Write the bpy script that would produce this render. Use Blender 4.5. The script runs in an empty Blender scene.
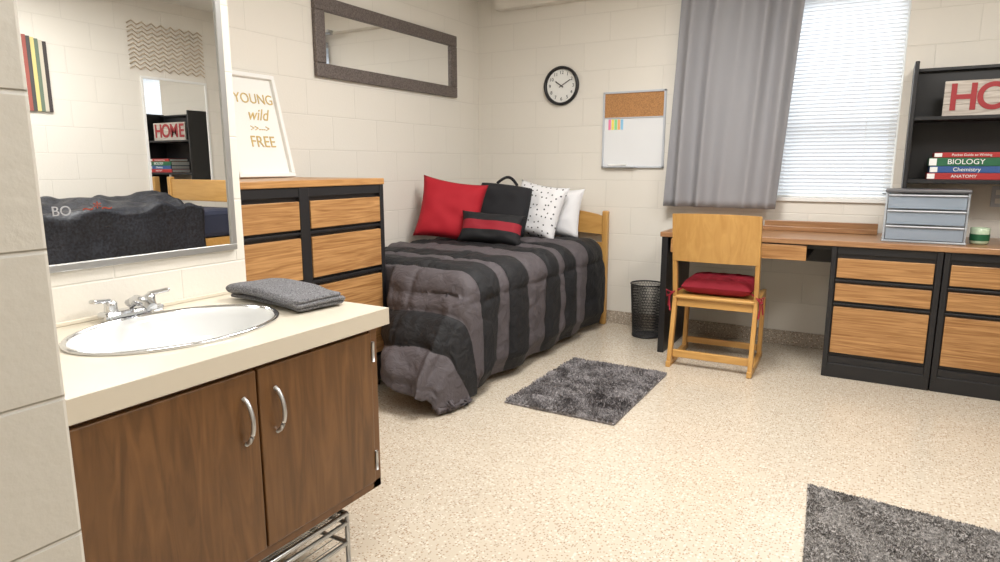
import bpy, bmesh, math, random
from math import sin, cos, pi, radians, sqrt
from mathutils import Vector, Matrix, noise
random.seed(4)
S = bpy.context.scene
try:
    S.view_settings.view_transform = 'Standard'
    S.view_settings.look = 'None'
except Exception: pass

# ---------------------------------------------------------------- materials
def newmat(name):
    m = bpy.data.materials.new(name); m.use_nodes = True
    nt = m.node_tree; b = nt.nodes['Principled BSDF']
    return m, nt, b
def mat(name, col, rough=0.5, metal=0.0, bump=0.0, bscale=200, var=0.0, **kw):
    m, nt, b = newmat(name)
    b.inputs['Base Color'].default_value = (*col, 1)
    b.inputs['Roughness'].default_value = rough
    b.inputs['Metallic'].default_value = metal
    for k, v in kw.items():
        b.inputs[k.replace('_', ' ')].default_value = v
    if bump or var:
        g = nt.nodes.new('ShaderNodeNewGeometry')
        n = nt.nodes.new('ShaderNodeTexNoise'); n.inputs['Scale'].default_value = bscale; n.inputs['Detail'].default_value = 4
        nt.links.new(g.outputs['Position'], n.inputs['Vector'])
        if bump:
            bp = nt.nodes.new('ShaderNodeBump'); bp.inputs['Strength'].default_value = bump; bp.inputs['Distance'].default_value = 0.004
            nt.links.new(n.outputs['Fac'], bp.inputs['Height']); nt.links.new(bp.outputs['Normal'], b.inputs['Normal'])
        if var:
            r = nt.nodes.new('ShaderNodeValToRGB')
            r.color_ramp.elements[0].position = .35; r.color_ramp.elements[1].position = .65
            r.color_ramp.elements[0].color = (*[c*(1-var) for c in col], 1)
            r.color_ramp.elements[1].color = (*[min(1, c*(1+var)) for c in col], 1)
            nt.links.new(n.outputs['Fac'], r.inputs['Fac']); nt.links.new(r.outputs['Color'], b.inputs['Base Color'])
    return m
def wood(name, dark, light, sc, rough=0.4, contrast=.18, dist=1.2):
    m, nt, b = newmat(name); b.inputs['Roughness'].default_value = rough
    g = nt.nodes.new('ShaderNodeNewGeometry')
    mp = nt.nodes.new('ShaderNodeMapping'); mp.inputs['Scale'].default_value = sc
    nt.links.new(g.outputs['Position'], mp.inputs['Vector'])
    n = nt.nodes.new('ShaderNodeTexNoise'); n.inputs['Scale'].default_value = 1; n.inputs['Detail'].default_value = 6
    n.inputs['Distortion'].default_value = dist
    nt.links.new(mp.outputs[0], n.inputs['Vector'])
    r = nt.nodes.new('ShaderNodeValToRGB')
    r.color_ramp.elements[0].position = .5-contrast; r.color_ramp.elements[1].position = .5+contrast
    r.color_ramp.elements[0].color = (*dark, 1); r.color_ramp.elements[1].color = (*light, 1)
    nt.links.new(n.outputs['Fac'], r.inputs['Fac']); nt.links.new(r.outputs['Color'], b.inputs['Base Color'])
    bp = nt.nodes.new('ShaderNodeBump'); bp.inputs['Strength'].default_value = .08
    nt.links.new(n.outputs['Fac'], bp.inputs['Height']); nt.links.new(bp.outputs['Normal'], b.inputs['Normal'])
    return m
def blockwall(name, axis, col=(.80, .765, .695), strength=.4, shift=0.0, nscale=90):
    m, nt, b = newmat(name); b.inputs['Roughness'].default_value = .5
    g = nt.nodes.new('ShaderNodeNewGeometry'); sp = nt.nodes.new('ShaderNodeSeparateXYZ'); cb = nt.nodes.new('ShaderNodeCombineXYZ')
    nt.links.new(g.outputs['Position'], sp.inputs[0])
    ad = nt.nodes.new('ShaderNodeMath'); ad.operation = 'ADD'; ad.inputs[1].default_value = 4*.406*5+shift
    nt.links.new(sp.outputs['Y' if axis == 'x' else 'X'], ad.inputs[0]); nt.links.new(ad.outputs[0], cb.inputs[0])
    a2 = nt.nodes.new('ShaderNodeMath'); a2.operation = 'ADD'; a2.inputs[1].default_value = -.093+.406
    nt.links.new(sp.outputs['Z'], a2.inputs[0]); nt.links.new(a2.outputs[0], cb.inputs[1])
    br = nt.nodes.new('ShaderNodeTexBrick'); br.inputs['Scale'].default_value = 1
    br.inputs['Brick Width'].default_value = .406; br.inputs['Row Height'].default_value = .203
    br.inputs['Mortar Size'].default_value = .004; br.inputs['Mortar Smooth'].default_value = .8
    br.inputs['Color1'].default_value = (*col, 1); br.inputs['Color2'].default_value = (*[c*.985 for c in col], 1)
    br.inputs['Mortar'].default_value = (*[c*.92 for c in col], 1)
    nt.links.new(cb.outputs[0], br.inputs['Vector']); nt.links.new(br.outputs['Color'], b.inputs['Base Color'])
    n = nt.nodes.new('ShaderNodeTexNoise'); n.inputs['Scale'].default_value = nscale; n.inputs['Detail'].default_value = 5
    nt.links.new(g.outputs['Position'], n.inputs['Vector'])
    mx = nt.nodes.new('ShaderNodeMath'); mx.operation = 'MULTIPLY_ADD'; mx.inputs[1].default_value = -1.0
    nt.links.new(br.outputs['Fac'], mx.inputs[0]); 
    m2 = nt.nodes.new('ShaderNodeMath'); m2.operation = 'MULTIPLY'; m2.inputs[1].default_value = .35
    nt.links.new(n.outputs['Fac'], m2.inputs[0]); nt.links.new(m2.outputs[0], mx.inputs[2])
    bp = nt.nodes.new('ShaderNodeBump'); bp.inputs['Strength'].default_value = strength; bp.inputs['Distance'].default_value = .004
    nt.links.new(mx.outputs[0], bp.inputs['Height']); nt.links.new(bp.outputs['Normal'], b.inputs['Normal'])
    return m
def terrazzo(name, base, specks, rough=.25, sc=110):
    m, nt, b = newmat(name); b.inputs['Roughness'].default_value = rough
    g = nt.nodes.new('ShaderNodeNewGeometry'); prev = None
    big = nt.nodes.new('ShaderNodeTexNoise'); big.inputs['Scale'].default_value = 3
    nt.links.new(g.outputs['Position'], big.inputs['Vector'])
    r0 = nt.nodes.new('ShaderNodeValToRGB'); r0.color_ramp.elements[0].position = .3; r0.color_ramp.elements[1].position = .7
    r0.color_ramp.elements[0].color = (*[c*.95 for c in base], 1); r0.color_ramp.elements[1].color = (*base, 1)
    nt.links.new(big.outputs['Fac'], r0.inputs['Fac']); prev = r0.outputs['Color']
    for i, (col, scale, thr, dens) in enumerate(specks):
        v = nt.nodes.new('ShaderNodeTexVoronoi'); v.inputs['Scale'].default_value = scale
        off = nt.nodes.new('ShaderNodeVectorMath'); off.inputs[1].default_value = (i*3.7, i*1.3, 0)
        nt.links.new(g.outputs['Position'], off.inputs[0]); nt.links.new(off.outputs[0], v.inputs['Vector'])
        lt = nt.nodes.new('ShaderNodeMath'); lt.operation = 'LESS_THAN'; lt.inputs[1].default_value = thr
        nt.links.new(v.outputs['Distance'], lt.inputs[0])
        se = nt.nodes.new('ShaderNodeSeparateColor'); nt.links.new(v.outputs['Color'], se.inputs[0])
        l2 = nt.nodes.new('ShaderNodeMath'); l2.operation = 'LESS_THAN'; l2.inputs[1].default_value = dens
        nt.links.new(se.outputs[0], l2.inputs[0])
        mu = nt.nodes.new('ShaderNodeMath'); mu.operation = 'MULTIPLY'
        nt.links.new(lt.outputs[0], mu.inputs[0]); nt.links.new(l2.outputs[0], mu.inputs[1])
        mi = nt.nodes.new('ShaderNodeMix'); mi.data_type = 'RGBA'
        nt.links.new(mu.outputs[0], mi.inputs[0]); nt.links.new(prev, mi.inputs[6]); mi.inputs[7].default_value = (*col, 1)
        prev = mi.outputs[2]
    nt.links.new(prev, b.inputs['Base Color'])
    return m

M = {}
M['wx'] = blockwall('painted_block_x', 'x'); M['wy'] = blockwall('painted_block_y', 'y')
M['wnear_shade'] = blockwall('painted_block_near_shade', 'x', (.60, .575, .52), 1.0, .1, 45)  # near wall's shade put into the colour: block paint darkened, rougher bump
M['ceil'] = mat('ceiling_paint', (.82, .81, .77), .8)
M['floor'] = terrazzo('terrazzo_floor', (.60, .53, .43), [((.42, .32, .235), 105, .38, .42), ((.27, .20, .15), 130, .32, .22), ((.70, .65, .56), 90, .42, .3)], .22)
M['base'] = terrazzo('terrazzo_base', (.44, .38, .31), [((.25, .18, .13), 120, .42, .5), ((.7, .62, .52), 90, .4, .3)], .4)
oak_d, oak_l = (.27, .12, .037), (.53, .29, .115)
M['oak_y'] = wood('oak_laminate_y', oak_d, oak_l, (40, 3.2, 75))
M['oak_x'] = wood('oak_laminate_x', oak_d, oak_l, (3.2, 40, 75))
M['top_x'] = wood('desktop_wood_x', (.26, .125, .055), (.42, .23, .11), (3, 50, 50), .3)
M['top_y'] = wood('dressertop_wood_y', (.34, .16, .05), (.54, .29, .11), (50, 3, 50), .35)
M['chair'] = wood('maple_chair', (.46, .235, .06), (.62, .36, .115), (25, 25, 3), .35, .3)
M['chair_h'] = wood('maple_chair_h', (.48, .25, .065), (.64, .37, .12), (3, 25, 25), .35, .3)
M['vanity'] = wood('walnut_door', (.085, .038, .012), (.19, .088, .030), (22, 22, 2.6), .32, .26, 2.2)
M['vanity_in'] = wood('walnut_frame', (.11, .048, .016), (.19, .088, .032), (14, 14, 2.5), .4, .3)
M['black'] = mat('black_laminate', (.014, .014, .016), .38)
M['lam'] = mat('cream_laminate', (.72, .66, .55), .25, bump=.02)
M['lam_edge'] = mat('cream_edge', (.60, .54, .44), .3)
M['porc'] = mat('porcelain', (.76, .77, .77), .08)
M['chrome'] = mat('chrome', (.70, .71, .73), .12, 1)
M['steel'] = mat('brushed_steel', (.55, .56, .57), .35, 1)
M['mirror'] = mat('mirror_glass', (.94, .95, .95), .0, 1)
M['mframe'] = mat('aluminium_frame', (.45, .45, .445), .35, .7)
M['wframe'] = mat('grey_frame', (.15, .125, .115), .5, .2, bump=.8, bscale=120, var=.35)
M['white'] = mat('white_plastic', (.85, .85, .83), .4)
M['paper'] = mat('paper', (.84, .84, .81), .7)
M['gold'] = mat('gold_foil', (.62, .46, .18), .35, .3)
M['red'] = mat('red_fabric', (.42, .006, .018), .8, bump=.3, bscale=300)
M['redc'] = mat('crimson_fabric', (.27, .006, .02), .8, bump=.4, bscale=120)
M['redp'] = mat('red_paint', (.36, .025, .03), .5)
M['blackfab'] = mat('black_fabric', (.012, .012, .015), .85, bump=.4, bscale=250)
M['whitefab'] = mat('white_fabric', (.80, .80, .82), .85, bump=.2, bscale=200)
M['greyfab'] = mat('grey_print', (.45, .45, .47), .85, bump=.2, bscale=200)
M['curtain'] = mat('curtain_fabric', (.30, .30, .32), .85, bump=.2, bscale=400)
M['towel'] = mat('grey_towel', (.17, .17, .183), .95, bump=1.0, bscale=260, var=.6)
M['rug'] = mat('shag_grey', (.23, .215, .22), .95, var=.5, bscale=60)
M['rug2'] = mat('flat_rug_grey', (.25, .235, .225), .95, var=.5, bscale=70)
M['cork'] = mat('cork', (.44, .22, .085), .8, var=.25, bscale=200)
M['wb'] = mat('whiteboard', (.80, .82, .84), .15)
M['navy'] = mat('navy_sheet', (.02, .025, .05), .8)
M['fur'] = mat('fur_blanket', (.016, .018, .025), .45, bump=1.0, bscale=60, var=.6)
M['drawer_pl'] = mat('clear_plastic', (.42, .50, .60), .12, bump=.05, Alpha=.45)
M['drawer_in'] = mat('drawer_contents', (.45, .43, .42), .6, var=.3, bscale=30)
M['drawer_fr'] = mat('grey_plastic', (.55, .58, .63), .3)
M['drawer_cl'] = mat('clear_frame_plastic', (.55, .60, .66), .2, Alpha=.6)
M['drawer_tp'] = mat('dark_grey_plastic', (.12, .12, .13), .3)
M['green'] = mat('green_book', (.015, .12, .05), .5)
M['blue'] = mat('blue_book', (.03, .09, .26), .5)
M['redb'] = mat('red_book', (.40, .025, .025), .5)
M['wash'] = wood('whitewashed_plank', (.42, .36, .31), (.66, .61, .55), (6, 60, 60), .7)
M['rose'] = mat('rose_gold_wire', (.62, .50, .36), .45, .2)
M['orange'] = mat('orange_red_print', (.35, .05, .02), .7)
def dots():
    m, nt, b = newmat('polka_dot_fabric'); b.inputs['Roughness'].default_value = .85
    uv = nt.nodes.new('ShaderNodeTexCoord')
    v = nt.nodes.new('ShaderNodeTexVoronoi'); v.inputs['Scale'].default_value = 9; v.inputs['Randomness'].default_value = .65
    v.voronoi_dimensions = '2D'
    nt.links.new(uv.outputs['UV'], v.inputs['Vector'])
    r = nt.nodes.new('ShaderNodeValToRGB'); r.color_ramp.interpolation = 'CONSTANT'
    r.color_ramp.elements[0].color = (.03, .03, .04, 1); r.color_ramp.elements[1].position = .13; r.color_ramp.elements[1].color = (.80, .80, .82, 1)
    nt.links.new(v.outputs['Distance'], r.inputs['Fac']); nt.links.new(r.outputs[0], b.inputs['Base Color'])
    return m
M['dots'] = dots()
def stripes(name, stops, scale=1.0, rough=.75, ax=0, bmp=.55):
    m, nt, b = newmat(name); b.inputs['Roughness'].default_value = rough
    uv = nt.nodes.new('ShaderNodeTexCoord'); sp = nt.nodes.new('ShaderNodeSeparateXYZ')
    nt.links.new(uv.outputs['UV'], sp.inputs[0])
    mu = nt.nodes.new('ShaderNodeMath'); mu.operation = 'MULTIPLY'; mu.inputs[1].default_value = scale
    nt.links.new(sp.outputs[ax], mu.inputs[0])
    r = nt.nodes.new('ShaderNodeValToRGB'); r.color_ramp.interpolation = 'CONSTANT'
    el = r.color_ramp.elements
    el[0].position = 0; el[0].color = (*stops[0][1], 1); el[1].position = stops[1][0]; el[1].color = (*stops[1][1], 1)
    for p, c in stops[2:]:
        e = el.new(p); e.color = (*c, 1)
    nt.links.new(mu.outputs[0], r.inputs['Fac']); nt.links.new(r.outputs[0], b.inputs['Base Color'])
    n = nt.nodes.new('ShaderNodeTexNoise'); n.inputs['Scale'].default_value = 14; n.inputs['Detail'].default_value = 6; n.inputs['Distortion'].default_value = .6
    g = nt.nodes.new('ShaderNodeNewGeometry'); nt.links.new(g.outputs['Position'], n.inputs['Vector'])
    bp = nt.nodes.new('ShaderNodeBump'); bp.inputs['Strength'].default_value = bmp; bp.inputs['Distance'].default_value = .02
    nt.links.new(n.outputs['Fac'], bp.inputs['Height']); nt.links.new(bp.outputs['Normal'], b.inputs['Normal'])
    return m
G_, K_ = (.082, .070, .077), (.007, .007, .009)
LT = 2.40
SEQ = [(.30, K_), (.20, G_), (.16, K_), (.10, G_), (.20, K_), (.24, G_), (.22, K_), (.10, G_), (.22, K_), (.26, G_), (.2, K_), (.2, G_)]
def seq(lst):
    out = []; p = 0
    for w, c in lst:
        out.append((p/LT, c)); p += w
    return out
SEAMS = []; _p = 0
for _w, _c in SEQ: _p += _w; SEAMS.append(_p)
M['comf'] = stripes('striped_comforter', seq(SEQ), 1/LT, bmp=.9)
M['lumbar'] = stripes('lumbar_stripes', [(0, K_), (.36, (.28, .008, .02)), (.66, K_)], 1, .8, 1, .2)

# ---------------------------------------------------------------- geometry helpers
def link(o):
    S.collection.objects.link(o); return o
def meshobj(name, verts, faces, m, smooth=False, origin=None, uvs=None):
    if origin is None:
        xs = [v[0] for v in verts]; ys = [v[1] for v in verts]; zs = [v[2] for v in verts]
        origin = Vector(((min(xs)+max(xs))/2, (min(ys)+max(ys))/2, (min(zs)+max(zs))/2))
    me = bpy.data.meshes.new(name)
    me.from_pydata([tuple(Vector(v)-origin) for v in verts], [], faces)
    if uvs:
        ul = me.uv_layers.new(name='UVMap')
        for l in me.loops: ul.data[l.index].uv = uvs[l.vertex_index]
    me.update()
    if smooth:
        for p in me.polygons: p.use_smooth = True
    if m: me.materials.append(m)
    o = bpy.data.objects.new(name, me); o.location = origin
    return link(o)
def box(name, x0, x1, y0, y1, z0, z1, m, bev=.002):
    v = [(x, y, z) for x in (x0, x1) for y in (y0, y1) for z in (z0, z1)]
    f = [(0, 1, 3, 2), (4, 6, 7, 5), (0, 4, 5, 1), (2, 3, 7, 6), (0, 2, 6, 4), (1, 5, 7, 3)]
    o = meshobj(name, v, f, m)
    if bev:
        b = o.modifiers.new('bev', 'BEVEL'); b.width = bev; b.segments = 2; b.limit_method = 'ANGLE'
    return o
def multibox(name, boxes, m):
    V = []; F = []
    for (x0, x1, y0, y1, z0, z1) in boxes:
        n = len(V)
        V += [(x, y, z) for x in (x0, x1) for y in (y0, y1) for z in (z0, z1)]
        F += [tuple(n+i for i in f) for f in [(0, 1, 3, 2), (4, 6, 7, 5), (0, 4, 5, 1), (2, 3, 7, 6), (0, 2, 6, 4), (1, 5, 7, 3)]]
    return meshobj(name, V, F, m)
def beam(name, p, q, w, d, m, up=(0, 0, 1), bev=.004):
    p = Vector(p); q = Vector(q); ax = (q-p).normalized(); s = ax.cross(Vector(up)).normalized(); u = s.cross(ax).normalized()
    V = []
    for e in (p, q):
        for a, b in ((-1, -1), (1, -1), (1, 1), (-1, 1)):
            V.append(e+s*a*w/2+u*b*d/2)
    F = [(0, 1, 2, 3), (7, 6, 5, 4), (0, 4, 5, 1), (1, 5, 6, 2), (2, 6, 7, 3), (3, 7, 4, 0)]
    o = meshobj(name, V, F, m)
    b = o.modifiers.new('bev', 'BEVEL'); b.width = bev; b.segments = 2
    return o
def tubes(name, paths, r, m, seg=8, cyclic=False):
    V = []; F = []
    for pts in paths:
        pts = [Vector(p) for p in pts]; n0 = len(V); n = len(pts)
        for i, p in enumerate(pts):
            if i == 0: t = pts[1]-pts[0]
            elif i == n-1: t = pts[-1]-pts[-2]
            else: t = pts[i+1]-pts[i-1]
            t.normalize(); a = Vector((0, 0, 1)) if abs(t.z) < .9 else Vector((1, 0, 0))
            s = t.cross(a).normalized(); u = s.cross(t)
            for k in range(seg):
                th = 2*pi*k/seg; V.append(p+(s*cos(th)+u*sin(th))*r)
        for i in range(n-1):
            for k in range(seg):
                k2 = (k+1) % seg
                F.append((n0+i*seg+k, n0+i*seg+k2, n0+(i+1)*seg+k2, n0+(i+1)*seg+k))
        F.append(tuple(n0+k for k in range(seg))); F.append(tuple(n0+(n-1)*seg+k for k in reversed(range(seg))))
    return meshobj(name, V, F, m, True)
def lathe(name, prof, c, m, seg=48, sx=1, sy=1, axis='z', smooth=True):
    V = []; F = []
    for r, z in prof:
        for k in range(seg):
            th = 2*pi*k/seg; a, b = r*cos(th)*sx, r*sin(th)*sy
            if axis == 'z': V.append((c[0]+a, c[1]+b, c[2]+z))
            elif axis == 'y': V.append((c[0]+a, c[1]-z, c[2]+b))
            else: V.append((c[0]+z, c[1]+a, c[2]+b))
    n = len(prof)
    for i in range(n-1):
        for k in range(seg):
            k2 = (k+1) % seg; F.append((i*seg+k, i*seg+k2, (i+1)*seg+k2, (i+1)*seg+k))
    return meshobj(name, V, F, m, smooth)
def text(name, s, size, loc, rot, m, ext=.001, shear=0, align='CENTER', sx=1):
    c = bpy.data.curves.new(name, 'FONT'); c.body = s; c.size = size; c.extrude = ext; c.align_x = align; c.align_y = 'CENTER'; c.shear = shear
    c.materials.append(m); o = bpy.data.objects.new(name, c); o.location = loc; o.rotation_euler = rot; o.scale = (sx, 1, 1)
    return link(o)
def group(name, parts, loc=None):
    e = bpy.data.objects.new(name, None); e.empty_display_size = .1
    loc = Vector(loc) if loc is not None else parts[0].location.copy()
    e.location = loc; link(e)
    for p in parts:
        p.parent = e; p.matrix_parent_inverse = Matrix.Translation(-loc)
    return e
def pillow(name, w, h, t, loc, rx, rz, m, ry=0, ex=4):
    N = 22; V = []; F = []; U = []
    for side in (1, -1):
        for j in range(N+1):
            for i in range(N+1):
                u = -1+2*i/N; v = -1+2*j/N
                x = u*w/2*(1-.10*(1-v*v)*abs(u)); y = v*h/2*(1-.10*(1-u*u)*abs(v))
                if ex != 4:
                    k = 1-.14*(u*u*v*v); x *= k; y *= k
                z = side*t/2*((1-u**4)*(1-v**4))**.55
                z += side*.014*noise.noise(Vector((u*2.6, v*2.6, side+loc[0]*5)))*(1-u**4)*(1-v**4)
                V.append((x, y, z)); U.append((i/N, j/N))
    K = (N+1)**2
    for s in (0, 1):
        for j in range(N):
            for i in range(N):
                a = s*K+j*(N+1)+i; q = (a, a+1, a+N+2, a+N+1); F.append(q if s == 0 else tuple(reversed(q)))
    o = meshobj(name, V, F, m, True, Vector((0, 0, 0)), U)
    bm = bmesh.new(); bm.from_mesh(o.data); bmesh.ops.remove_doubles(bm, verts=bm.verts, dist=1e-5); bm.to_mesh(o.data); bm.free()
    o.location = loc; o.rotation_euler = (radians(rx), radians(ry), radians(rz))
    return o
def ss(a, b, x):
    t = max(0, min(1, (x-a)/(b-a))); return t*t*(3-2*t)

# ---------------------------------------------------------------- room shell
XL, XR, YB, YF, ZC = -2.97, 1.85, 4.75, -1.3, 2.62
box('floor', XL-.2, XR+.2, YF-.2, YB+.2, -.1, 0, M['floor'], 0)
box('ceiling', XL-.2, XR+.2, YF-.2, YB+.2, ZC, ZC+.1, M['ceil'], 0)
box('wall_left', XL-.2, XL, YF, YB, 0, ZC, M['wx'], 0)
box('wall_right', XR, XR+.2, YF, YB, 0, ZC, M['wx'], 0)
box('wall_front', XL-.2, XR+.2, YF-.2, YF, 0, ZC, M['wy'], 0)
WX0, WX1, WZ0, WZ1 = -1.27, .055, 1.0, 2.36
multibox('wall_back', [(XL-.2, WX0, YB, YB+.2, 0, ZC), (WX1, XR+.2, YB, YB+.2, 0, ZC), (WX0, WX1, YB, YB+.2, 0, WZ0), (WX0, WX1, YB, YB+.2, WZ1, ZC)], M['wy'])
box('wall_closet', XL, -1.85, YF, 1.455, 0, ZC, M['wx'], 0)
box('wall_alcove', -1.85, -.95, YF, .440, 0, ZC, M['wnear_shade'], .006)
box('trim_1', -2.76, XR, 4.66, YB, 2.425, ZC, M['wy'], .004)
box('baseboard_back', XL, XR, YB-.014, YB, 0, .10, M['base'], .003)
box('baseboard_left', XL, XL+.014, 1.47, YB-.015, 0, .10, M['base'], .003)
box('baseboard_right', XR-.014, XR, YF, YB-.015, 0, .10, M['base'], .003)

# window
wy = YB+.12
fr = [box('frame_l', WX0, WX0+.05, wy, wy+.05, WZ0, WZ1, M['white']), box('frame_r', WX1-.05, WX1, wy, wy+.05, WZ0, WZ1, M['white']),
      box('frame_b', WX0, WX1, wy, wy+.05, WZ0, WZ0+.05, M['white']), box('frame_t', WX0, WX1, wy, wy+.05, WZ1-.05, WZ1, M['white']),
      box('meeting_rail', WX0, WX1, wy+.005, wy+.045, 1.55, 1.59, M['white']), box('mullion', -.63, -.59, wy+.005, wy+.045, WZ0, WZ1, M['white']),
      box('sill', WX0, WX1, YB-.02, wy, WZ0-.015, WZ0+.01, M['white'])]
group('window_1', fr)
mb, nt, b = newmat('blind_slat')
b.inputs['Base Color'].default_value = (.80, .81, .83, 1); b.inputs['Roughness'].default_value = .5
tr = nt.nodes.new('ShaderNodeBsdfTranslucent'); tr.inputs[0].default_value = (.85, .9, .95, 1)
ms = nt.nodes.new('ShaderNodeMixShader'); ms.inputs[0].default_value = .35
nt.links.new(b.outputs[0], ms.inputs[1]); nt.links.new(tr.outputs[0], ms.inputs[2]); nt.links.new(ms.outputs[0], nt.nodes['Material Output'].inputs[0])
V = []; F = []; z = WZ0+.03
while z < WZ1-.03:
    n = len(V); t = radians(48)
    for x in (WX0+.01, WX1-.01):
        for k in (-1, 0, 1):
            V.append((x, YB+.06+k*.0125*cos(t), z-k*.0125*sin(t)+(.002 if k == 0 else 0)))
    F += [(n, n+1, n+4, n+3), (n+1, n+2, n+5, n+4)]
    z += .024
sl = meshobj('slats', V, F, mb, True)
group('window_blind', [sl, box('headrail', WX0+.01, WX1-.01, YB+.04, YB+.08, WZ1-.04, WZ1, M['white']), box('bottomrail', WX0+.01, WX1-.01, YB+.048, YB+.072, WZ0+.011, WZ0+.022, M['white']),
      tubes('cords', [[(x, YB+.046, WZ0+.02), (x, YB+.046, WZ1-.02)] for x in (-1.05, -.6, -.12)], .001, M['white'], 5)])

# curtain
V = []; F = []; NX, NZ = 120, 30
for j in range(NZ+1):
    zz = .935+(2.42-.935)*j/NZ; k = j/NZ
    for i in range(NX+1):
        u = i/NX; xx = (-1.335+.065*k)+u*(.745+.03*k)
        yy = 4.60+.026*sin(u*2*pi*5.2+.6*sin(k*2))*(.9+.3*sin(u*9))+.008*sin(u*37+k*3)
        V.append((xx+.006*sin(u*30), yy, zz))
for j in range(NZ):
    for i in range(NX):
        a = j*(NX+1)+i; F.append((a, a+1, a+NX+2, a+NX+1))
c = meshobj('cloth', V, F, M['curtain'], True); so = c.modifiers.new('s', 'SOLIDIFY'); so.thickness = .003
group('window_curtain', [c, tubes('rod', [[(-1.45, 4.6, 2.41), (.2, 4.6, 2.41)]], .010, M['steel'], 10), box('bracket', -1.42, -1.40, 4.6, 4.66, 2.40, 2.44, M['steel'])])

# ---------------------------------------------------------------- near vanity
cx0, cx1, cy0, cy1, cz = -1.849, -1.245, .442, 1.478, .80
sc = (-1.56, 1.01); ax_, ay_ = .205, .275
angs = [2*pi*k/72 for k in range(72)]
for X, Y in ((cx0, cy0), (cx1, cy0), (cx1, cy1), (cx0, cy1)): angs.append(math.atan2(Y-sc[1], X-sc[0]) % (2*pi))
angs = sorted(angs); V = []; n = len(angs)
for a in angs:
    ca, sa = cos(a), sin(a); r = 1/sqrt((ca/ax_)**2+(sa/ay_)**2)*.98
    V.append((sc[0]+r*ca, sc[1]+r*sa, cz))
    ts = []
    if ca > 1e-9: ts.append((cx1-sc[0])/ca)
    if ca < -1e-9: ts.append((cx0-sc[0])/ca)
    if sa > 1e-9: ts.append((cy1-sc[1])/sa)
    if sa < -1e-9: ts.append((cy0-sc[1])/sa)
    t = min(ts); V.append((sc[0]+t*ca, sc[1]+t*sa, cz))
F = [(2*i, 2*i+1, 2*((i+1) % n)+1, 2*((i+1) % n)) for i in range(n)]
P = [meshobj('countertop', V, F, M['lam'])]
P += [box('fascia_front', cx1-.02, cx1, cy0, cy1, cz-.05, cz-.0005, M['lam_edge'], .0015), box('fascia_end', cx0, cx1-.021, cy1-.02, cy1, cz-.05, cz-.0005, M['lam_edge'], .0015),
      box('backsplash', cx0, cx0+.012, cy0, cy1-.024, cz+.0005, cz+.012, M['lam'], .002)]
fx = -1.272
P += [box('side_end', cx0, fx, 1.425, 1.443, .245, cz-.05, M['vanity_in']), box('side_near', cx0, fx, cy0, cy0+.018, .245, cz-.05, M['vanity_in']),
      box('bottom_panel', cx0, fx, cy0, 1.443, .245, .262, M['vanity_in']), box('back_panel', cx0, cx0+.01, cy0, 1.425, .262, .6, M['vanity_in']),
      box('rail_top', fx-.02, fx, cy0, 1.443, cz-.075, cz-.05, M['vanity_in']), box('rail_bottom', fx-.02, fx+.004, cy0, 1.443, .240, .268, M['vanity_in']),
      box('door_1', fx, fx+.018, .50, .994, .272, .738, M['vanity'], .003), box('door_2', fx, fx+.018, 1.000, 1.405, .272, .738, M['vanity'], .003),
      box('stile_end', fx-.02, fx+.004, 1.407, 1.443, .24, .75, M['vanity_in']), box('stile_near', fx-.02, fx+.004, cy0, .499, .24, .75, M['steel'])]
for i, yy in enumerate((.955, 1.048)):
    pts = []
    for k in range(17):
        u = k/16; pts.append((fx+.018+.030*sin(pi*u)**.6, yy, .565+.115*u))
    P.append(tubes('handle_%d' % i, [pts], .0055, M['steel'], 10))
for i, zz in enumerate((.34, .68)):
    P.append(tubes('hinge_%d' % i, [[(fx+.021, 1.407, zz-.03), (fx+.021, 1.407, zz+.03)]], .005, M['steel'], 8))
group('vanity_cabinet', P, (-1.56, 1, .24))
# sink
rim = lathe('rim', [(1.0, .001), (1.005, .005), (.99, .0085), (.965, .0085), (.95, .004)], (sc[0], sc[1], cz), M['chrome'], 72, ax_, ay_)
bowl = lathe('bowl', [(.952, .004), (.93, -.0), (.90, -.02), (.85, -.06), (.74, -.10), (.55, -.125), (.3, -.137), (.10, -.14)], (sc[0], sc[1], cz), M['porc'], 72, ax_, ay_)
dr = lathe('drain', [(.022, .0), (.02, .004), (.012, .001), (.001, .001)], (sc[0], sc[1], cz-.139), M['chrome'], 24)
group('oval_sink', [rim, bowl, dr])
# faucet
fxx, fy, fz = -1.792, 1.02, cz+.009
P = [box('base_plate', fxx-.022, fxx+.026, fy-.085, fy+.085, fz-.008, fz+.018, M['chrome'], .009)]
for i, s in enumerate((-1, 1)):
    yy = fy+s*.055
    P.append(lathe('post_%d' % i, [(.018, 0), (.016, .02), (.017, .028), (.008, .034), (.001, .034)], (fxx, yy, fz+.014), M['chrome'], 24))
    P.append(beam('lever_%d' % i, (fxx-.005, yy, fz+.047), (fxx+.012, yy+s*.055, fz+.054), .022, .012, M['chrome'], bev=.005))
P.append(tubes('spout', [[(fxx, fy, fz+.01), (fxx, fy, fz+.030), (fxx+.03, fy, fz+.042), (fxx+.075, fy, fz+.040), (fxx+.10, fy, fz+.028)]], .015, M['chrome'], 14))
group('sink_faucet', P)
# vanity mirror
my0, my1, mz0, mz1, mxx = .47, 1.418, .945, 2.1, -1.849
P = [box('glass', mxx, mxx+.008, my0+.01, my1-.01, mz0+.01, mz1-.01, M['mirror'], 0)]
w = .020
P += [box('frame_b', mxx, mxx+.014, my0, my1, mz0, mz0+w, M['mframe']), box('frame_t', mxx, mxx+.014, my0, my1, mz1-w, mz1, M['mframe']),
      box('frame_l', mxx, mxx+.014, my0, my0+w, mz0+w, mz1-w, M['mframe']), box('frame_r', mxx, mxx+.014, my1-w, my1, mz0+w, mz1-w, M['mframe'])]
group('vanity_mirror', P)
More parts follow.
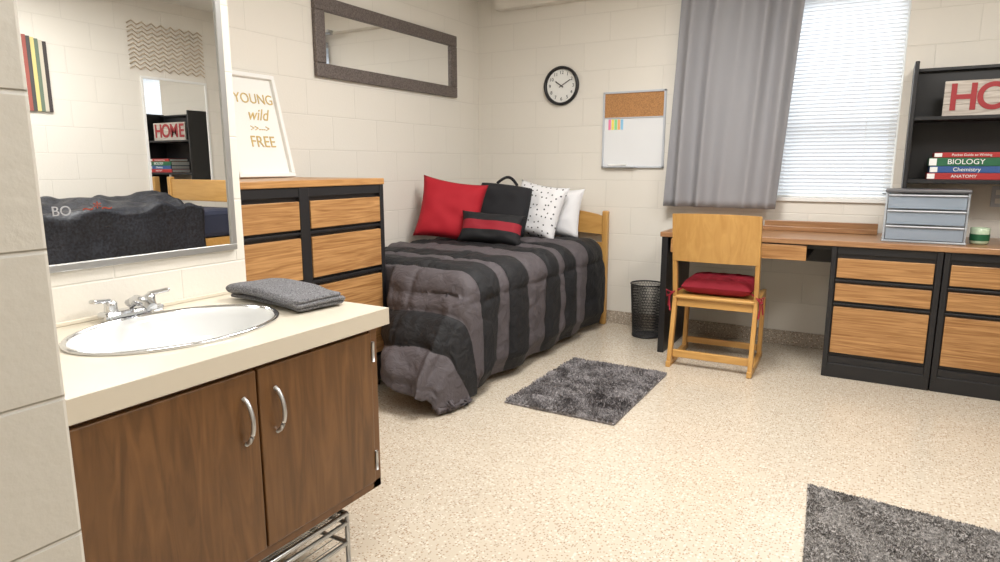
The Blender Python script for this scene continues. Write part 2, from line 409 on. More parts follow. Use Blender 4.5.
# towel : folded ribbon
def towel():
    prof = []; L = .078; r = .0075; z0 = cz+.009
    for lay in range(3):
        d = 1 if lay % 2 == 0 else -1; z = z0+lay*2*r
        for k in range(9): prof.append((-d*L+2*d*L*k/8, z))
        if lay < 2:
            for k in range(1, 6):
                th = -pi/2+pi*k/6; prof.append((d*(L+r*cos(th)), z+r+r*sin(th)))
    V = []; F = []; NX = 24; n = len(prof)
    for i in range(NX+1):
        u = i/NX; x = -.185+.37*u
        for (y, z) in prof:
            q = noise.noise(Vector((x*9, y*9, z*20)))*.006
            V.append((x+.006*sin(z*300), y+q+.01*sin(u*3), z+abs(q)*.9+.006*sin(u*5)*(z-z0)/.03))
    for i in range(NX):
        for k in range(n-1): F.append((i*n+k, (i+1)*n+k, (i+1)*n+k+1, i*n+k+1))
    o = meshobj('hand_towel', V, F, M['towel'], True, Vector((0, 0, cz+.02)))
    o.location = (-1.575, 1.375, cz+.022); o.rotation_euler = (0, 0, radians(-8))
    s = o.modifiers.new('s', 'SOLIDIFY'); s.thickness = .0135; s.offset = 0
    b = o.modifiers.new('sub', 'SUBSURF'); b.levels = 1; b.render_levels = 1
towel()
# wire rack beneath
P = []; rx0, rx1, ry0, ry1, rz = -1.72, -1.31, .62, 1.33, .185
leg = [[(x, y, 0), (x, y, rz)] for x in (rx0, rx1) for y in (ry0, ry1)]
P.append(tubes('legs', leg+[[(rx0, ry0, rz), (rx1, ry0, rz)], [(rx1, ry0, rz), (rx1, ry1, rz)], [(rx1, ry1, rz), (rx0, ry1, rz)], [(rx0, ry1, rz), (rx0, ry0, rz)],
      [(rx1, ry0, .155), (rx1, ry1, .155)], [(rx0, ry1, .155), (rx1, ry1, .155)],
      [(rx1, ry0, .09), (rx1, ry1, .09)], [(rx0, ry1, .09), (rx1, ry1, .09)], [(rx0, ry0, .09), (rx0, ry1, .09)], [(rx0, ry0, .09), (rx1, ry0, .09)]], .007, M['steel'], 8))
w = []
x = rx0+.010
while x < rx1: w.append([(x, ry0, rz), (x, ry1, rz)]); x += .010
y = ry0+.010
while y < ry1: w.append([(rx0, y, rz-.002), (rx1, y, rz-.002)]); y += .010
x = rx0+.03
while x < rx1: w.append([(x, ry0, .09), (x, ry1, .09)]); x += .03
P.append(tubes('mesh', w, .0016, M['steel'], 5))
group('wire_shoe_rack', P, (-1.5, 1, 0))

# ---------------------------------------------------------------- dresser
dx0, dx1, dy1 = -2.93, -2.31, 2.726; dy0 = dy1-1.12
P = [box('carcass', dx0, dx1-.02, dy0, dy1, .05, 1.12, M['black'], .004), box('plinth', dx0+.02, dx1-.05, dy0+.02, dy1-.02, 0, .05, M['black']),
     box('top', dx0, dx1+.005, dy0-.005, dy1+.003, 1.12, 1.152, M['top_y'], .004)]
mid = dy1-.56
for nm, a, b_ in (('stile_l', dy0, dy0+.03), ('stile_m', mid-.03, mid+.03), ('stile_r', dy1-.03, dy1)):
    P.append(box(nm, dx1-.02, dx1, a, b_, .05, 1.12, M['black'], .003))
rows = [(.925, 1.055), (.69, .885), (.45, .645), (.21, .405)]
edges = [(1.075, 1.12), (.900, .912), (.66, .675), (.42, .435), (.05, .19)]
for i, (a, b_) in enumerate(rows):
    P.append(box('drawer_l%d' % i, dx1-.02, dx1+.002, dy0+.034, mid-.034, a, b_, M['oak_y'], .003))
    P.append(box('drawer_r%d' % i, dx1-.02, dx1+.002, mid+.034, dy1-.034, a, b_, M['oak_y'], .003))
for i, (a, b_) in enumerate(edges):
    P.append(box('rail_%d' % i, dx1-.02, dx1-.004, dy0+.03, dy1-.03, a, b_, M['black']))
group('dresser', P, (-2.6, 2.2, 0))

# sign on dresser, leaning to the wall
def leanpt(u, v, off=0):
    b0 = Vector((-2.815, 0, 1.1535)); d = Vector((-.135, 0, .545)).normalized(); nn = Vector((d.z, 0, -d.x))
    return b0+d*v+nn*off+Vector((0, u, 0))
def leanbox(name, u0, u1, v0, v1, o0, o1, m):
    V = [leanpt(u, v, o) for u in (u0, u1) for v in (v0, v1) for o in (o0, o1)]
    F = [(0, 1, 3, 2), (4, 6, 7, 5), (0, 4, 5, 1), (2, 3, 7, 6), (0, 2, 6, 4), (1, 5, 7, 3)]
    o = meshobj(name, V, F, m); b = o.modifiers.new('b', 'BEVEL'); b.width = .002; return o
y0, y1, h = 2.20, 2.565, .555
P = [leanbox('art_card', y0+.02, y1-.02, .02, h-.02, .0, .006, M['paper']), leanbox('fr_b', y0, y1, 0, .022, 0, .028, M['white']), leanbox('fr_t', y0, y1, h-.022, h, 0, .028, M['white']),
     leanbox('fr_l', y0, y0+.022, .022, h-.022, 0, .028, M['white']), leanbox('fr_r', y1-.022, y1, .022, h-.022, 0, .028, M['white'])]
for s, v, sz, sh in (('YOUNG', .42, .075, 0), ('wild', .335, .088, .4), ('>>--->', .262, .05, 0), ('FREE', .19, .085, 0)):
    p = leanpt((y0+y1)/2+.028, v, .008)
    R = Matrix((Vector((0, 1, 0)), Vector((-.135, 0, .545)).normalized(), Vector((.545, 0, .135)).normalized())).transposed()
    P.append(text('text_'+s[:2], s, sz, p, R.to_euler(), M['gold'], .0008, sh, sx=.92))
group('framed_quote_print', P)

# long framed mirror on the left wall
y0, y1, z0, z1, xx = 2.91, 4.39, 1.74, 2.20, XL+.001
w = .080
P = [box('glass', xx, xx+.012, y0+w-.01, y1-w+.01, z0+w-.01, z1-w+.01, M['mirror'], 0),
     box('fb', xx, xx+.03, y0, y1, z0, z0+w, M['wframe'], .006), box('ft', xx, xx+.03, y0, y1, z1-w, z1, M['wframe'], .006),
     box('fl', xx, xx+.03, y0, y0+w, z0+w, z1-w, M['wframe'], .006), box('fr', xx, xx+.03, y1-w, y1, z0+w, z1-w, M['wframe'], .006)]
group('framed_wall_mirror', P)

# ---------------------------------------------------------------- bed
bx0, bx1, by0, by1 = -2.84, -1.865, 2.80, 4.64
P = [box('mattress', bx0+.01, bx1-.03, by0+.05, by1, .40, .600, M['navy'], .04), box('side_rail_r', bx1-.05, bx1-.02, by0+.05, by1, .30, .40, M['chair_h']),
     box('side_rail_l', bx0, bx0+.03, by0+.05, by1, .30, .40, M['chair_h']), box('slat_base', bx0+.03, bx1-.05, by0+.05, by1, .37, .40, M['chair_h'])]
hbx = -1.775
for i, xx in enumerate((bx0, hbx-.03)):
    P.append(box('head_post_%d' % i, xx-.01, xx+.035, 4.655, 4.70, 0, .88, M['chair'], .008))
for i, xx in enumerate((bx0, bx1-.05)):
    P.append(box('foot_post_%d' % i, xx+.005, xx+.045, by0+.06, by0+.10, 0, .40, M['chair'], .006))
V = []; F = []; n = 20
for i in range(n+1):
    u = i/n; x = bx0+.03+(hbx-.03-bx0-.03)*u; zt = .835+.06*sin(pi*u)**.7; zb = .70+.02*sin(pi*u)
    for yy in (4.665, 4.69): V += [(x, yy, zb), (x, yy, zt)]
for i in range(n):
    a = 4*i; b_ = a+4
    F += [(a, b_, b_+1, a+1), (a+2, a+3, b_+3, b_+2), (a+1, b_+1, b_+3, a+3), (a, a+2, b_+2, b_)]
P.append(meshobj('head_panel', V, F, M['chair_h'], False))
P.append(box('head_rail', bx0+.03, hbx-.03, 4.665, 4.69, .54, .64, M['chair_h']))
# comforter
TOP = .655; NA, NB = 190, 130; LaT = by1-.10-by0; V = []; U = []; F = []
LbT = bx1-bx0
def quilt(a_, b_):
    d = min(abs(a_-s) for s in SEAMS+[0]); q = min(1, d/.07); q = sqrt(max(0, 1-(1-q)**2))
    db = abs(((b_+.1) % .42)-.21); e = min(1, (.21-db)/.05 if db > .16 else 1); e = .45+.55*sqrt(max(0, 1-(1-e)**2))
    return q*e
for ia in range(NA+1):
    for ib in range(NB+1):
        fb = ib/NB; b_ = fb*(LbT+.66)
        xb = bx0+min(b_, LbT)
        omax = .40+.33*ss(-2.40, -1.95, xb)
        a_ = (ia/NA)*(LaT+omax)
        oa = max(0, a_-LaT); ob = max(0, b_-LbT)
        yb = by1-.10-min(a_, LaT)
        o = (oa**4+ob**4)**.25; x, y, z = xb, yb, TOP
        pf = .038*quilt(a_, b_)+.016*noise.noise(Vector((a_*5, b_*5, 1)))+.009*noise.noise(Vector((a_*13, b_*13, 5)))
        if o > 0:
            h4 = max(1e-6, o); da, db = oa/h4, ob/h4
            fl = ss(-2.42, -2.08, xb)
            Rr = .10
            wA = oa**2/(oa**2+ob**2)
            s = (.0+.02*sin(a_*11)) * (1-wA) + (.60*fl) * wA
            cc = sqrt(1-s*s)
            if o < Rr*pi/2: outv = Rr*sin(o/Rr); drop = Rr*(1-cos(o/Rr)); nz = cos(o/Rr)
            else: outv = Rr+(o-Rr*pi/2)*s; drop = Rr+(o-Rr*pi/2)*cc; nz = s
            fold = (.020*sin(a_*15+1)*(1-wA)+.018*sin(b_*19)*wA*fl)*min(1, drop/.4)
            edge = 1-ss(.93, 1.0, ib/NB) if ob > oa else 1-ss(.96, 1, ia/NA)
            outv += fold+pf*.9*sqrt(max(0, 1-nz*nz))*edge-.02*(1-edge)
            if fl < .5: outv = min(outv, .055)
            y -= da*outv; x += db*min(outv, .14); z -= drop; z += pf*nz
        else:
            z += pf+.012*sin(pi*min(1, b_/LbT))
        if ia == 0 or ib == 0: z -= .02
        if z < .045: z = .045
        V.append((x, y, z)); U.append((a_, b_))
for ia in range(NA):
    for ib in range(NB):
        a = ia*(NB+1)+ib; F.append((a, a+NB+1, a+NB+2, a+1))
cf = meshobj('comforter', V, F, M['comf'], True, None, U)
s = cf.modifiers.new('s', 'SOLIDIFY'); s.thickness = .03; s.offset = -1
P.append(cf)
group('twin_bed', P, (-2.3, 3.7, 0))
pillow('throw_pillow', .47, .45, .15, (-2.64, 3.84, .905), 72, 28, M['red'], 9)
bk = pillow('cushion', .46, .42, .17, (0, 0, 0), 0, 0, M['blackfab'], 0, 3)
hd = tubes('handle', [[(-.08+.16*k/12, .19+.055*sin(pi*k/12), .0) for k in range(13)]], .011, M['blackfab'], 8)
e = group('backrest_pillow', [bk, hd], (0, 0, 0)); e.location = (-2.41, 4.17, .90); e.rotation_euler = (radians(72), radians(6), radians(10))
pillow('lumbar_pillow', .46, .23, .12, (-2.28, 3.80, .795), 62, 16, M['lumbar'], 4)
pillow('polka_dot_pillow', .42, .42, .14, (-2.205, 4.34, .89), 70, -4, M['dots'], 8)
pillow('sleeping_pillow', .46, .38, .14, (-2.15, 4.53, .862), 76, -4, M['whitefab'])

# ---------------------------------------------------------------- clock
ck = (-2.208, YB, 1.823)
P = [lathe('case', [(.135, 0), (.146, .008), (.146, .028), (.136, .034), (.126, .030), (.124, .012)], ck, M['black'], 48, axis='y'),
     lathe('face', [(.125, .012), (.001, .0125)], ck, M['paper'], 48, axis='y')]
for k in range(12):
    th = pi/2-2*pi*(k+1)/12; P.append(text('n%d' % k, str(k+1), .036, (ck[0]+.098*cos(th), ck[1]-.014, ck[2]+.098*sin(th)), (pi/2, 0, 0), M['black'], .0004))
def hand(nm, ang, l, w): return beam(nm, (ck[0]-.02*sin(ang), ck[1]-.018, ck[2]-.02*cos(ang)), (ck[0]+l*sin(ang), ck[1]-.018, ck[2]+l*cos(ang)), w, .002, M['black'], (0, 1, 0), .0005)
P += [hand('hour_hand', radians(-55), .06, .008), hand('minute_hand', radians(60), .088, .006)]
group('wall_clock', P)
# bulletin board
x0, x1, z0, z1 = -1.86, -1.385, 1.20, 1.755; yy = YB-.001; zm = 1.565
P = [box('whiteboard', x0+.01, x1-.01, yy-.012, yy, z0+.01, zm, M['wb'], 0), box('cork_panel', x0+.01, x1-.01, yy-.012, yy, zm, z1-.01, M['cork'], 0)]
for nm, a in (('fl', (x0, x0+.014, z0, z1)), ('fr', (x1-.014, x1, z0, z1)), ('fb', (x0, x1, z0, z0+.014)), ('ft', (x0, x1, z1-.014, z1)), ('fm', (x0+.014, x1-.014, zm-.004, zm+.004))):
    P.append(box(nm, a[0], a[1], yy-.02, yy, a[2], a[3], M['drawer_fr'], .002))
for i, c in enumerate([(.9, .25, .45), (.95, .8, .15), (.3, .75, .3), (.95, .5, .2), (.3, .6, .85)]):
    P.append(box('flag_%d' % i, x0+.045+i*.024, x0+.064+i*.024, yy-.0135, yy-.012, zm-.085, zm-.01, mat('flag%d' % i, c, .6), 0))
P.append(tubes('marker', [[(x0+.06, yy-.03, z0+.02), (x0+.20, yy-.03, z0+.02)]], .007, M['white'], 8)); P.append(box('tray', x0+.03, x1-.2, yy-.045, yy-.02, z0+.004, z0+.012, M['drawer_fr']))
group('bulletin_board', P)

# ---------------------------------------------------------------- desk
tx0, tx1, ty0, ty1, tz = -1.205, 1.0, 4.115, 4.733, .80
px0 = -.215; cw = .53
P = [box('top', tx0, tx1, ty0, ty1, tz-.032, tz, M['top_x'], .004), box('leg_panel', tx0+.01, tx0+.05, ty0+.01, ty1-.02, 0, tz-.032, M['black'], .003),
     box('back_rail', tx0+.05, px0, ty1-.06, ty1-.04, .60, tz-.032, M['black']),
     box('pencil_drawer', tx0+.07, px0-.13, ty0+.02, ty1-.1, .675, tz-.04, M['black']), box('pencil_drawer_front', tx0+.07, px0-.13, ty0+.004, ty0+.02, .672, tz-.040, M['oak_x'], .003),
     box('drawer_hanger', px0-.13, px0, ty0+.06, ty1-.1, tz-.06, tz-.032, M['black'])]
for c in range(2):
    a = px0+c*(cw+.005); b_ = a+cw
    P.append(box('ped_%d' % c, a, b_, ty0+.03, ty1-.02, .04, tz-.032, M['black'], .003))
    P.append(box('plinth_%d' % c, a, b_, ty0+.012, ty1-.04, 0, .085, M['black'], .004))
    for nm, s0, s1, q0, q1 in (('sl', a, a+.028, .06, tz-.032), ('sr', b_-.028, b_, .06, tz-.032)):
        P.append(box('%s_%d' % (nm, c), s0, s1, ty0+.01, ty0+.03, q0, q1, M['black'], .003))
    for i, (q0, q1) in enumerate(((.725, tz-.032), (.565, .577), (.43, .44), (.085, .125))):
        P.append(box('rail_%d_%d' % (c, i), a+.028, b_-.028, ty0+.018, ty0+.03, q0, q1, M['black']))
    for i, (q0, q1) in enumerate(((.59, .70), (.455, .555), (.15, .42))):
        P.append(box('front_%d_%d' % (c, i), a+.034, b_-.034, ty0+.008, ty0+.03, q0, q1, M['oak_x'], .003))
group('desk', P, (0, 4.4, 0))
# hutch
hx0, hx1, hy0, hy1, ht = .10, 1.0, 4.42, 4.73, 1.79
P = [box('side_l', hx0, hx0+.022, hy0, hy1, tz+.001, ht, M['black'], .004), box('side_r', hx1-.022, hx1, hy0, hy1, tz+.001, ht, M['black'], .004),
     box('back', hx0+.022, hx1-.022, hy1-.012, hy1, 1.12, ht-.02, M['black'], 0), box('shelf_low', hx0+.022, hx1-.022, hy0+.01, hy1-.012, 1.118, 1.14, M['black']),
     box('shelf_mid', hx0+.022, hx1-.022, hy0+.01, hy1-.012, 1.468, 1.488, M['black']), box('shelf_top_lip', hx0+.022, hx1-.022, hy1-.05, hy1-.012, ht-.03, ht-.012, M['black'])]
group('desk_hutch', P)
# books
P = []; z = 1.141
for i, (c, th, x0, l, s) in enumerate((('redb', .036, .215, .40, 'ANATOMY'), ('blue', .036, .225, .38, 'Chemistry'), ('green', .046, .218, .39, 'BIOLOGY'), ('redb', .028, .24, .34, 'Pocket Guide to Writing'))):
    P.append(box('cover_%d' % i, x0, x0+l, 4.44, 4.66, z, z+th, M[c], .003))
    P.append(box('pages_%d' % i, x0+.01, x0+l+.001, 4.45, 4.661, z+.004, z+th-.004, M['paper'], 0))
    P.append(box('band_%d' % i, x0-.0005, x0+.035, 4.4385, 4.45, z+.004, z+th-.004, M['paper'], 0))
    P.append(text('title_%d' % i, s, (.024, .03, .040, .018)[i], (x0+.17, 4.4385, z+th/2), (pi/2, 0, 0), M['paper'], .0004))
    z += th+.001
group('textbook_stack', P)
# HOME sign
x0 = .255; P = []
for i in range(3): P.append(box('plank_%d' % i, x0, x0+.56, 4.50, 4.52, 1.489+i*.064, 1.489+i*.064+.063, M['wash'], .003))
for s, dx in (('H', .09), ('O', .225), ('M', .37), ('E', .50)): P.append(text('letter_'+s, s, .20, (x0+dx, 4.4985, 1.585), (pi/2, 0, 0), M['redp'], .002, sx=.95))
for l in P[3:]: l.data.offset = .004
group('home_sign', P)
# plastic drawers
x0, x1, y0, y1 = .020, .412, 4.20, 4.415; zb = tz+.001
P = [box('top', x0, x1, y0, y1, zb+.272, zb+.29, M['drawer_tp'], .006), box('base', x0, x1, y0, y1, zb, zb+.012, M['drawer_cl'], .004),
     box('side_l', x0+.004, x0+.014, y0+.01, y1, zb+.012, zb+.272, M['drawer_cl'], .002), box('side_r', x1-.014, x1-.004, y0+.01, y1, zb+.012, zb+.272, M['drawer_cl'], .002),
     box('back', x0+.014, x1-.014, y1-.01, y1, zb+.012, zb+.272, M['drawer_cl'], 0)]
for i in range(3):
    q = zb+.016+i*.085
    P.append(box('drawer_front_%d' % i, x0+.018, x1-.018, y0, y0+.004, q, q+.070, M['drawer_pl'], .001))
    P.append(box('drawer_floor_%d' % i, x0+.018, x1-.018, y0+.004, y1-.02, q, q+.004, M['drawer_pl'], 0))
    P.append(box('contents_%d' % i, x0+.05, x1-.07-.04*i, y0+.05, y1-.04, q+.005, q+.042-.008*i, M['drawer_in'], .008))
    P.append(box('lip_%d' % i, x0+.016, x1-.016, y0-.010, y0+.006, q+.068, q+.076, M['drawer_fr'], .003))
group('plastic_drawer_unit', P)
cj = (.478, 4.32, tz+.001)
P = [lathe('jar', [(.001, 0), (.036, 0), (.043, .01), (.045, .085), (.042, .088), (.039, .084), (.036, .07), (.001, .068)], cj, mat('jar_green', (.55, .68, .50), .25), 32),
     lathe('label', [(.0452, .02), (.0456, .055)], cj, M['green'], 32), tubes('wick', [[(cj[0], cj[1], cj[2]+.066), (cj[0]+.002, cj[1], cj[2]+.08)]], .001, M['blackfab'], 5)]
group('jar_candle', P)
P = [box('ledge', -.66, .0, 4.58, 4.66, tz+.001, tz+.014, M['top_x'], .003), box('stand_back', -.66, .0, 4.655, 4.672, tz+.014, tz+.062, M['top_x'], .004), box('lip', -.66, .0, 4.575, 4.588, tz+.001, tz+.03, M['top_x'], .003)]
group('wooden_desk_rail', P)
P = [box('plate', .555, .63, YB-.006, YB, .98, 1.10, M['drawer_fr'], .003), box('sock_a', .575, .61, YB-.008, YB-.005, 1.05, 1.08, M['white'], .002), box('sock_b', .575, .61, YB-.008, YB-.005, 1.0, 1.03, M['white'], .002)]
group('wall_outlet', P)

# ---------------------------------------------------------------- chair (back to the camera)
def chair():
    W = .235; P = []
    for i, s in enumerate((-1, 1)):
        P.append(beam('back_post_%d' % i, (s*W, 0.03, .40), (s*W, -.075, .93), .026, .042, M['chair'], (0, 1, 0)))
        P.append(beam('rear_leg_%d' % i, (s*W, .03, .42), (s*W, -.06, .03), .026, .045, M['chair'], (0, 1, 0)))
        P.append(beam('front_leg_%d' % i, (s*W, .40, .42), (s*W, .36, .03), .026, .045, M['chair'], (0, 1, 0)))
        P.append(beam('runner_%d' % i, (s*W, -.10, .018), (s*W, .42, .018), .028, .036, M['chair_h'], (0, 0, 1)))
        P.append(beam('seat_rail_%d' % i, (s*W, .0, .40), (s*W, .42, .42), .024, .05, M['chair_h'], (0, 0, 1)))
    V = []; F = []; n = 16
    for i in range(n+1):
        u = -1+2*i/n; x = u*(W+.012)
        for (t, th) in ((0, 0), (1, 0), (0, .016), (1, .016)):
            z = (.655+(.945-.655)*t); yb = .03-.105*(z-.40)/.53; y = yb-.022+th-.022*(1-u*u)
            V.append((x, y, z-(.006*u*u if t else 0)))
    for i in range(n):
        a = 4*i; b_ = a+4
        F += [(a, b_, b_+1, a+1), (a+2, a+3, b_+3, b_+2), (a+1, b_+1, b_+3, a+3), (a, a+2, b_+2, b_)]
    F += [(0, 1, 3, 2), (4*n, 4*n+2, 4*n+3, 4*n+1)]
    P.append(meshobj('back_panel', V, F, M['chair'], False))
    P.append(box('seat', -W+.005, W-.005, -.005, .43, .415, .437, M['chair_h'], .008))
    P.append(box('rear_apron', -W+.013, W-.013, .015, .035, .365, .415, M['chair_h']))
    P.append(box('rear_stretcher', -W+.013, W-.013, -.045, -.02, .055, .10, M['chair_h'], .004))
    P.append(box('front_stretcher', -W+.013, W-.013, .355, .38, .05, .09, M['chair_h'], .004))
    return P
CL, CR = (-.81, 3.94, 0), radians(2)
P = chair()
e = group('desk_chair', P, (0, 0, 0)); e.location = CL; e.rotation_euler = (0, 0, CR)
V = []; F = []; N = 40; K = (N+1)**2
for side in (1, -1):
    for j in range(N+1):
        for i in range(N+1):
            u = -1+2*i/N; v = -1+2*j/N
            th = .050*((1-u**6)*(1-v**6))**.5
            for tu in (-.5, 0, .5):
                for tv in (-.5, 0, .5): th -= .026*math.exp(-((u-tu)**2+(v-tv)**2)/.018)
            th += .005*sin(u*14+v*3)*sin(v*12)*(1-u**6)*(1-v**6)
            V.append((u*.205, v*.20, side*th))
for s in (0, 1):
    for j in range(N):
        for i in range(N):
            a = s*K+j*(N+1)+i; q = (a, a+1, a+N+2, a+N+1); F.append(q if s == 0 else tuple(reversed(q)))
pad = meshobj('pad', V, F, M['redc'], True, Vector((0, 0, 0))); pad.location = (0, .22, .489)
ties = []
for s in (-1, 1):
    ties.append([(s*.20, .04, .475), (s*.235, .0, .46), (s*.258, -.015, .44), (s*.262, -.02, .40), (s*.255, -.02, .34)])
    ties.append([(s*.235, .0, .46), (s*.262, .02, .45), (s*.27, .0, .42), (s*.275, .02, .36)])
    ties.append([(s*.25, -.01, .45), (s*.28, -.03, .47), (s*.275, -.03, .43), (s*.25, -.012, .445)])
tie = tubes('ties', ties, .005, M['redc'], 6)
e = group('seat_cushion', [pad, tie], (0, 0, 0)); e.location = CL; e.rotation_euler = (0, 0, CR)

# trash can (mesh)
tc = (-1.39, 4.49); P = []; r0, r1, h = .095, .118, .385
P.append(tubes('rims', [[(tc[0]+r*cos(2*pi*k/36), tc[1]+r*sin(2*pi*k/36), z) for k in range(37)] for r, z in ((r1, h), (r0, .008))], .006, M['black'], 6))
w = []
for k in range(64):
    for sgn in (1, -1):
        a = 2*pi*k/64; w.append([(tc[0]+(r0+(r1-r0)*t)*cos(a+sgn*t*.9), tc[1]+(r0+(r1-r0)*t)*sin(a+sgn*t*.9), .008+(h-.008)*t) for t in (0, .25, .5, .75, 1)])
P.append(tubes('mesh_wall', w, .0016, M['black'], 4)); P.append(lathe('bottom', [(r0, .006), (.001, .006)], (tc[0], tc[1], 0), M['black'], 36))
group('mesh_wastebasket', P, (tc[0], tc[1], 0))

# ---------------------------------------------------------------- rugs
def rug(name, cx, cy, w, l, rot, m, n, hgt, tw, skew=0):
    V = []; F = []; V += [(-w/2, -l/2, .002), (w/2, -l/2, .002), (w/2, l/2, .002), (-w/2, l/2, .002), (-w/2, -l/2, .010), (w/2, -l/2, .010), (w/2, l/2, .010), (-w/2, l/2, .010)]
    F += [(0, 1, 5, 4), (1, 2, 6, 5), (2, 3, 7, 6), (3, 0, 4, 7), (4, 5, 6, 7)]
    for k in range(n):
        x = random.uniform(-w/2, w/2); y = random.uniform(-l/2, l/2)
        q = noise.noise_vector(Vector((x*14, y*14, 0))); dx = q.x*hgt*1.2+random.gauss(0, hgt*.35); dy = q.y*hgt*1.2+random.gauss(0, hgt*.35)
        a = random.uniform(0, pi); ca, sa = cos(a)*tw, sin(a)*tw; hh = hgt*random.uniform(.6, 1.1); b0 = len(V)
        V += [(x-ca, y-sa, .008), (x+ca, y+sa, .008), (x+dx*.5+ca*.9, y+dy*.5+sa*.9, .008+hh*.7), (x+dx*.5-ca*.9, y+dy*.5-sa*.9, .008+hh*.7), (x+dx, y+dy, .008+hh)]
        F += [(b0, b0+1, b0+2, b0+3), (b0+3, b0+2, b0+4)]
    V = [(x-skew*(y-l/2), y, z) for x, y, z in V]
    o = meshobj(name, V, F, m, False, Vector((0, 0, 0))); o.location = (cx, cy, 0); o.rotation_euler = (0, 0, radians(rot)); return o
rug('shag_rug', -1.30, 3.235, .60, .88, 0, M['rug'], 22000, .016, .0028)
rug('bath_rug', .147, 2.085, .66, 1.0, -4.2, M['rug2'], 40000, .009, .0020, .14)

# ---------------------------------------------------------------- other side of the room (seen in the vanity mirror)
ax0, ax1, ay0, ay1 = .80, 1.76, 1.55, 3.52
P = [box('mattress', ax0, ax1, ay0, ay1, .66, .88, M['navy'], .04), box('rail_l', ax0+.01, ax0+.04, ay0, ay1, .56, .66, M['chair_h']), box('rail_r', ax1-.04, ax1-.01, ay0, ay1, .56, .66, M['chair_h']),
     box('slats', ax0+.04, ax1-.04, ay0+.02, ay1-.02, .63, .66, M['chair_h'])]
for i, (x, y) in enumerate(((ax0+.005, ay0-.045), (ax1-.05, ay0-.045), (ax0+.005, ay1), (ax1-.05, ay1))):
    P.append(box('post_%d' % i, x, x+.045, y, y+.045, 0, 1.12 if i > 1 else .9, M['chair'], .006))
P += [box('head_panel', ax0+.05, ax1-.05, ay1+.01, ay1+.03, .92, 1.10, M['chair_h'], .006), box('foot_panel', ax0+.05, ax1-.05, ay0-.03, ay0-.01, .72, .86, M['chair_h'], .006)]
V = []; F = []; NX, NY = 60, 90
def throwpt(u, y):
    x = ax1-.02-min(u, .96); z = .905
    if u > .92: z -= (u-.92)*1.0; x = ax0-.03-.03*noise.noise(Vector((y*5, u*4, 0)))+max(0, .96-u)
    z += .13*max(0, noise.noise(Vector((x*2.6, y*2.6, 3)))+.35)+.03*noise.noise(Vector((x*9, y*9, 7)))
    return Vector((x, y, z))
for j in range(NY+1):
    y = ay0+.02+(ay1-ay0-.38)*j/NY
    for i in range(NX+1): V.append(throwpt(i/NX*1.40, y))
for j in range(NY):
    for i in range(NX):
        a = j*(NX+1)+i; F.append((a, a+1, a+NX+2, a+NX+1))
bl = meshobj('fur_throw', V, F, M['fur'], True); s = bl.modifiers.new('s', 'SOLIDIFY'); s.thickness = .012; s.offset = 1
P.append(bl)
# small print near the folded edge of the plush (seen from its reverse) and a red-orange motif
P.append(text('blanket_letters', 'BO', .085, (ax0-.070, 2.14, .935), (pi/2, 0, -pi/2), M['greyfab'], .002, sx=-1.0))
P.append(text('blanket_motif', '~*~', .10, (ax0-.070, 2.36, .945), (pi/2, 0, -pi/2), M['orange'], .002, sx=-1.2))
group('loft_bed', P, (1.3, 2.5, 0))
y0, y1, z0, z1, xx = 3.42, 4.05, .95, 1.97, XR-.001
P = [box('glass', xx-.008, xx, y0+.01, y1-.01, z0+.01, z1-.01, M['mirror'], 0), box('fb', xx-.014, xx, y0, y1, z0, z0+.02, M['white']), box('ft', xx-.014, xx, y0, y1, z1-.02, z1, M['white']),
     box('fl', xx-.014, xx, y0, y0+.02, z0+.02, z1-.02, M['white']), box('fr', xx-.014, xx, y1-.02, y1, z0+.02, z1-.02, M['white'])]
group('side_wall_mirror', P)
paths = []
for k in range(11):
    zz = 2.02+k*.036; paths.append([(XR-.012, 3.34+.7*i/16, zz+(.03 if i % 2 else 0)) for i in range(17)])
tubes('zigzag_wall_art', paths, .0045, M['rose'], 6)
P = []
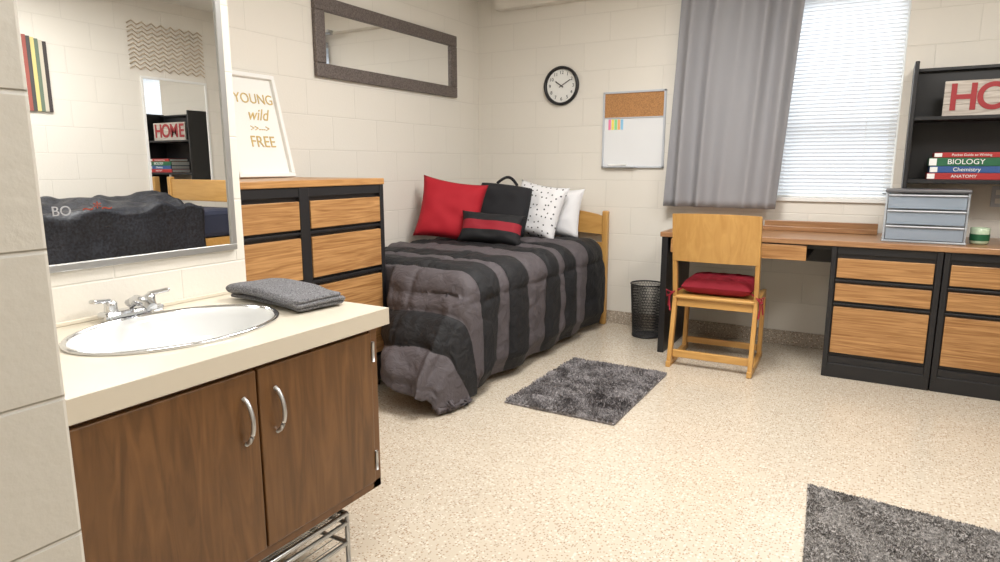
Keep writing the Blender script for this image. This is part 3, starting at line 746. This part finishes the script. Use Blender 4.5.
cols = [(.05, .05, .05), (.6, .45, .15), (.7, .66, .58), (.35, .10, .08), (.08, .08, .08), (.7, .6, .25), (.15, .2, .15), (.6, .55, .45), (.06, .05, .05)]
for i, c in enumerate(cols): P.append(box('stripe_%d' % i, XR-.021, XR-.001, 2.46+i*.027, 2.486+i*.027, 1.62, 2.18-i*.006, mat('canvas%d' % i, c, .6), 0))
group('striped_canvas', P)

# ---------------------------------------------------------------- lights
lm, nt, b = newmat('lamp_diffuser'); b.inputs['Emission Color'].default_value = (1, .97, .92, 1); b.inputs['Emission Strength'].default_value = 2.0
def fixture(name, x, y, e):
    group(name, [box('housing', x-.32, x+.32, y-.62, y+.62, ZC-.03, ZC, M['white'], .004), box('diffuser', x-.29, x+.29, y-.59, y+.59, ZC-.05, ZC-.03, lm, .004)])
    l = bpy.data.lights.new(name+'_light', 'AREA'); l.shape = 'RECTANGLE'; l.size = .56; l.size_y = 1.15; l.energy = e; l.color = (1, .975, .94)
    o = bpy.data.objects.new(name+'_light', l); o.location = (x, y, ZC-.055); link(o)
fixture('ceiling_lamp', -1.0, 2.75, 60)
fixture('ceiling_lamp.001', -.68, .70, 17)
fixture('added_fill_panel', .75, 2.1, 50)  # added fill panel, no known source; brightens the right wall for the mirror
l = bpy.data.lights.new('daylight', 'AREA'); l.shape = 'RECTANGLE'; l.size = 2.0; l.size_y = 1.2; l.energy = 130; l.color = (.93, .97, 1)
o = bpy.data.objects.new('daylight', l); o.location = (-.6, 6.0, 3.6); o.rotation_euler = (radians(-40), 0, 0); link(o)
w = bpy.data.worlds.new('w'); S.world = w; w.use_nodes = True
w.node_tree.nodes['Background'].inputs[0].default_value = (.94, .97, 1, 1); w.node_tree.nodes['Background'].inputs[1].default_value = 1.1

# ---------------------------------------------------------------- camera
cam = bpy.data.cameras.new('cam'); cam.lens = 23.4; cam.sensor_width = 36; cam.clip_start = .02
co = bpy.data.objects.new('camera', cam); co.location = (0, 0, 1.22); co.rotation_euler = (radians(79.9), 0, radians(30.2)); link(co)
S.camera = co
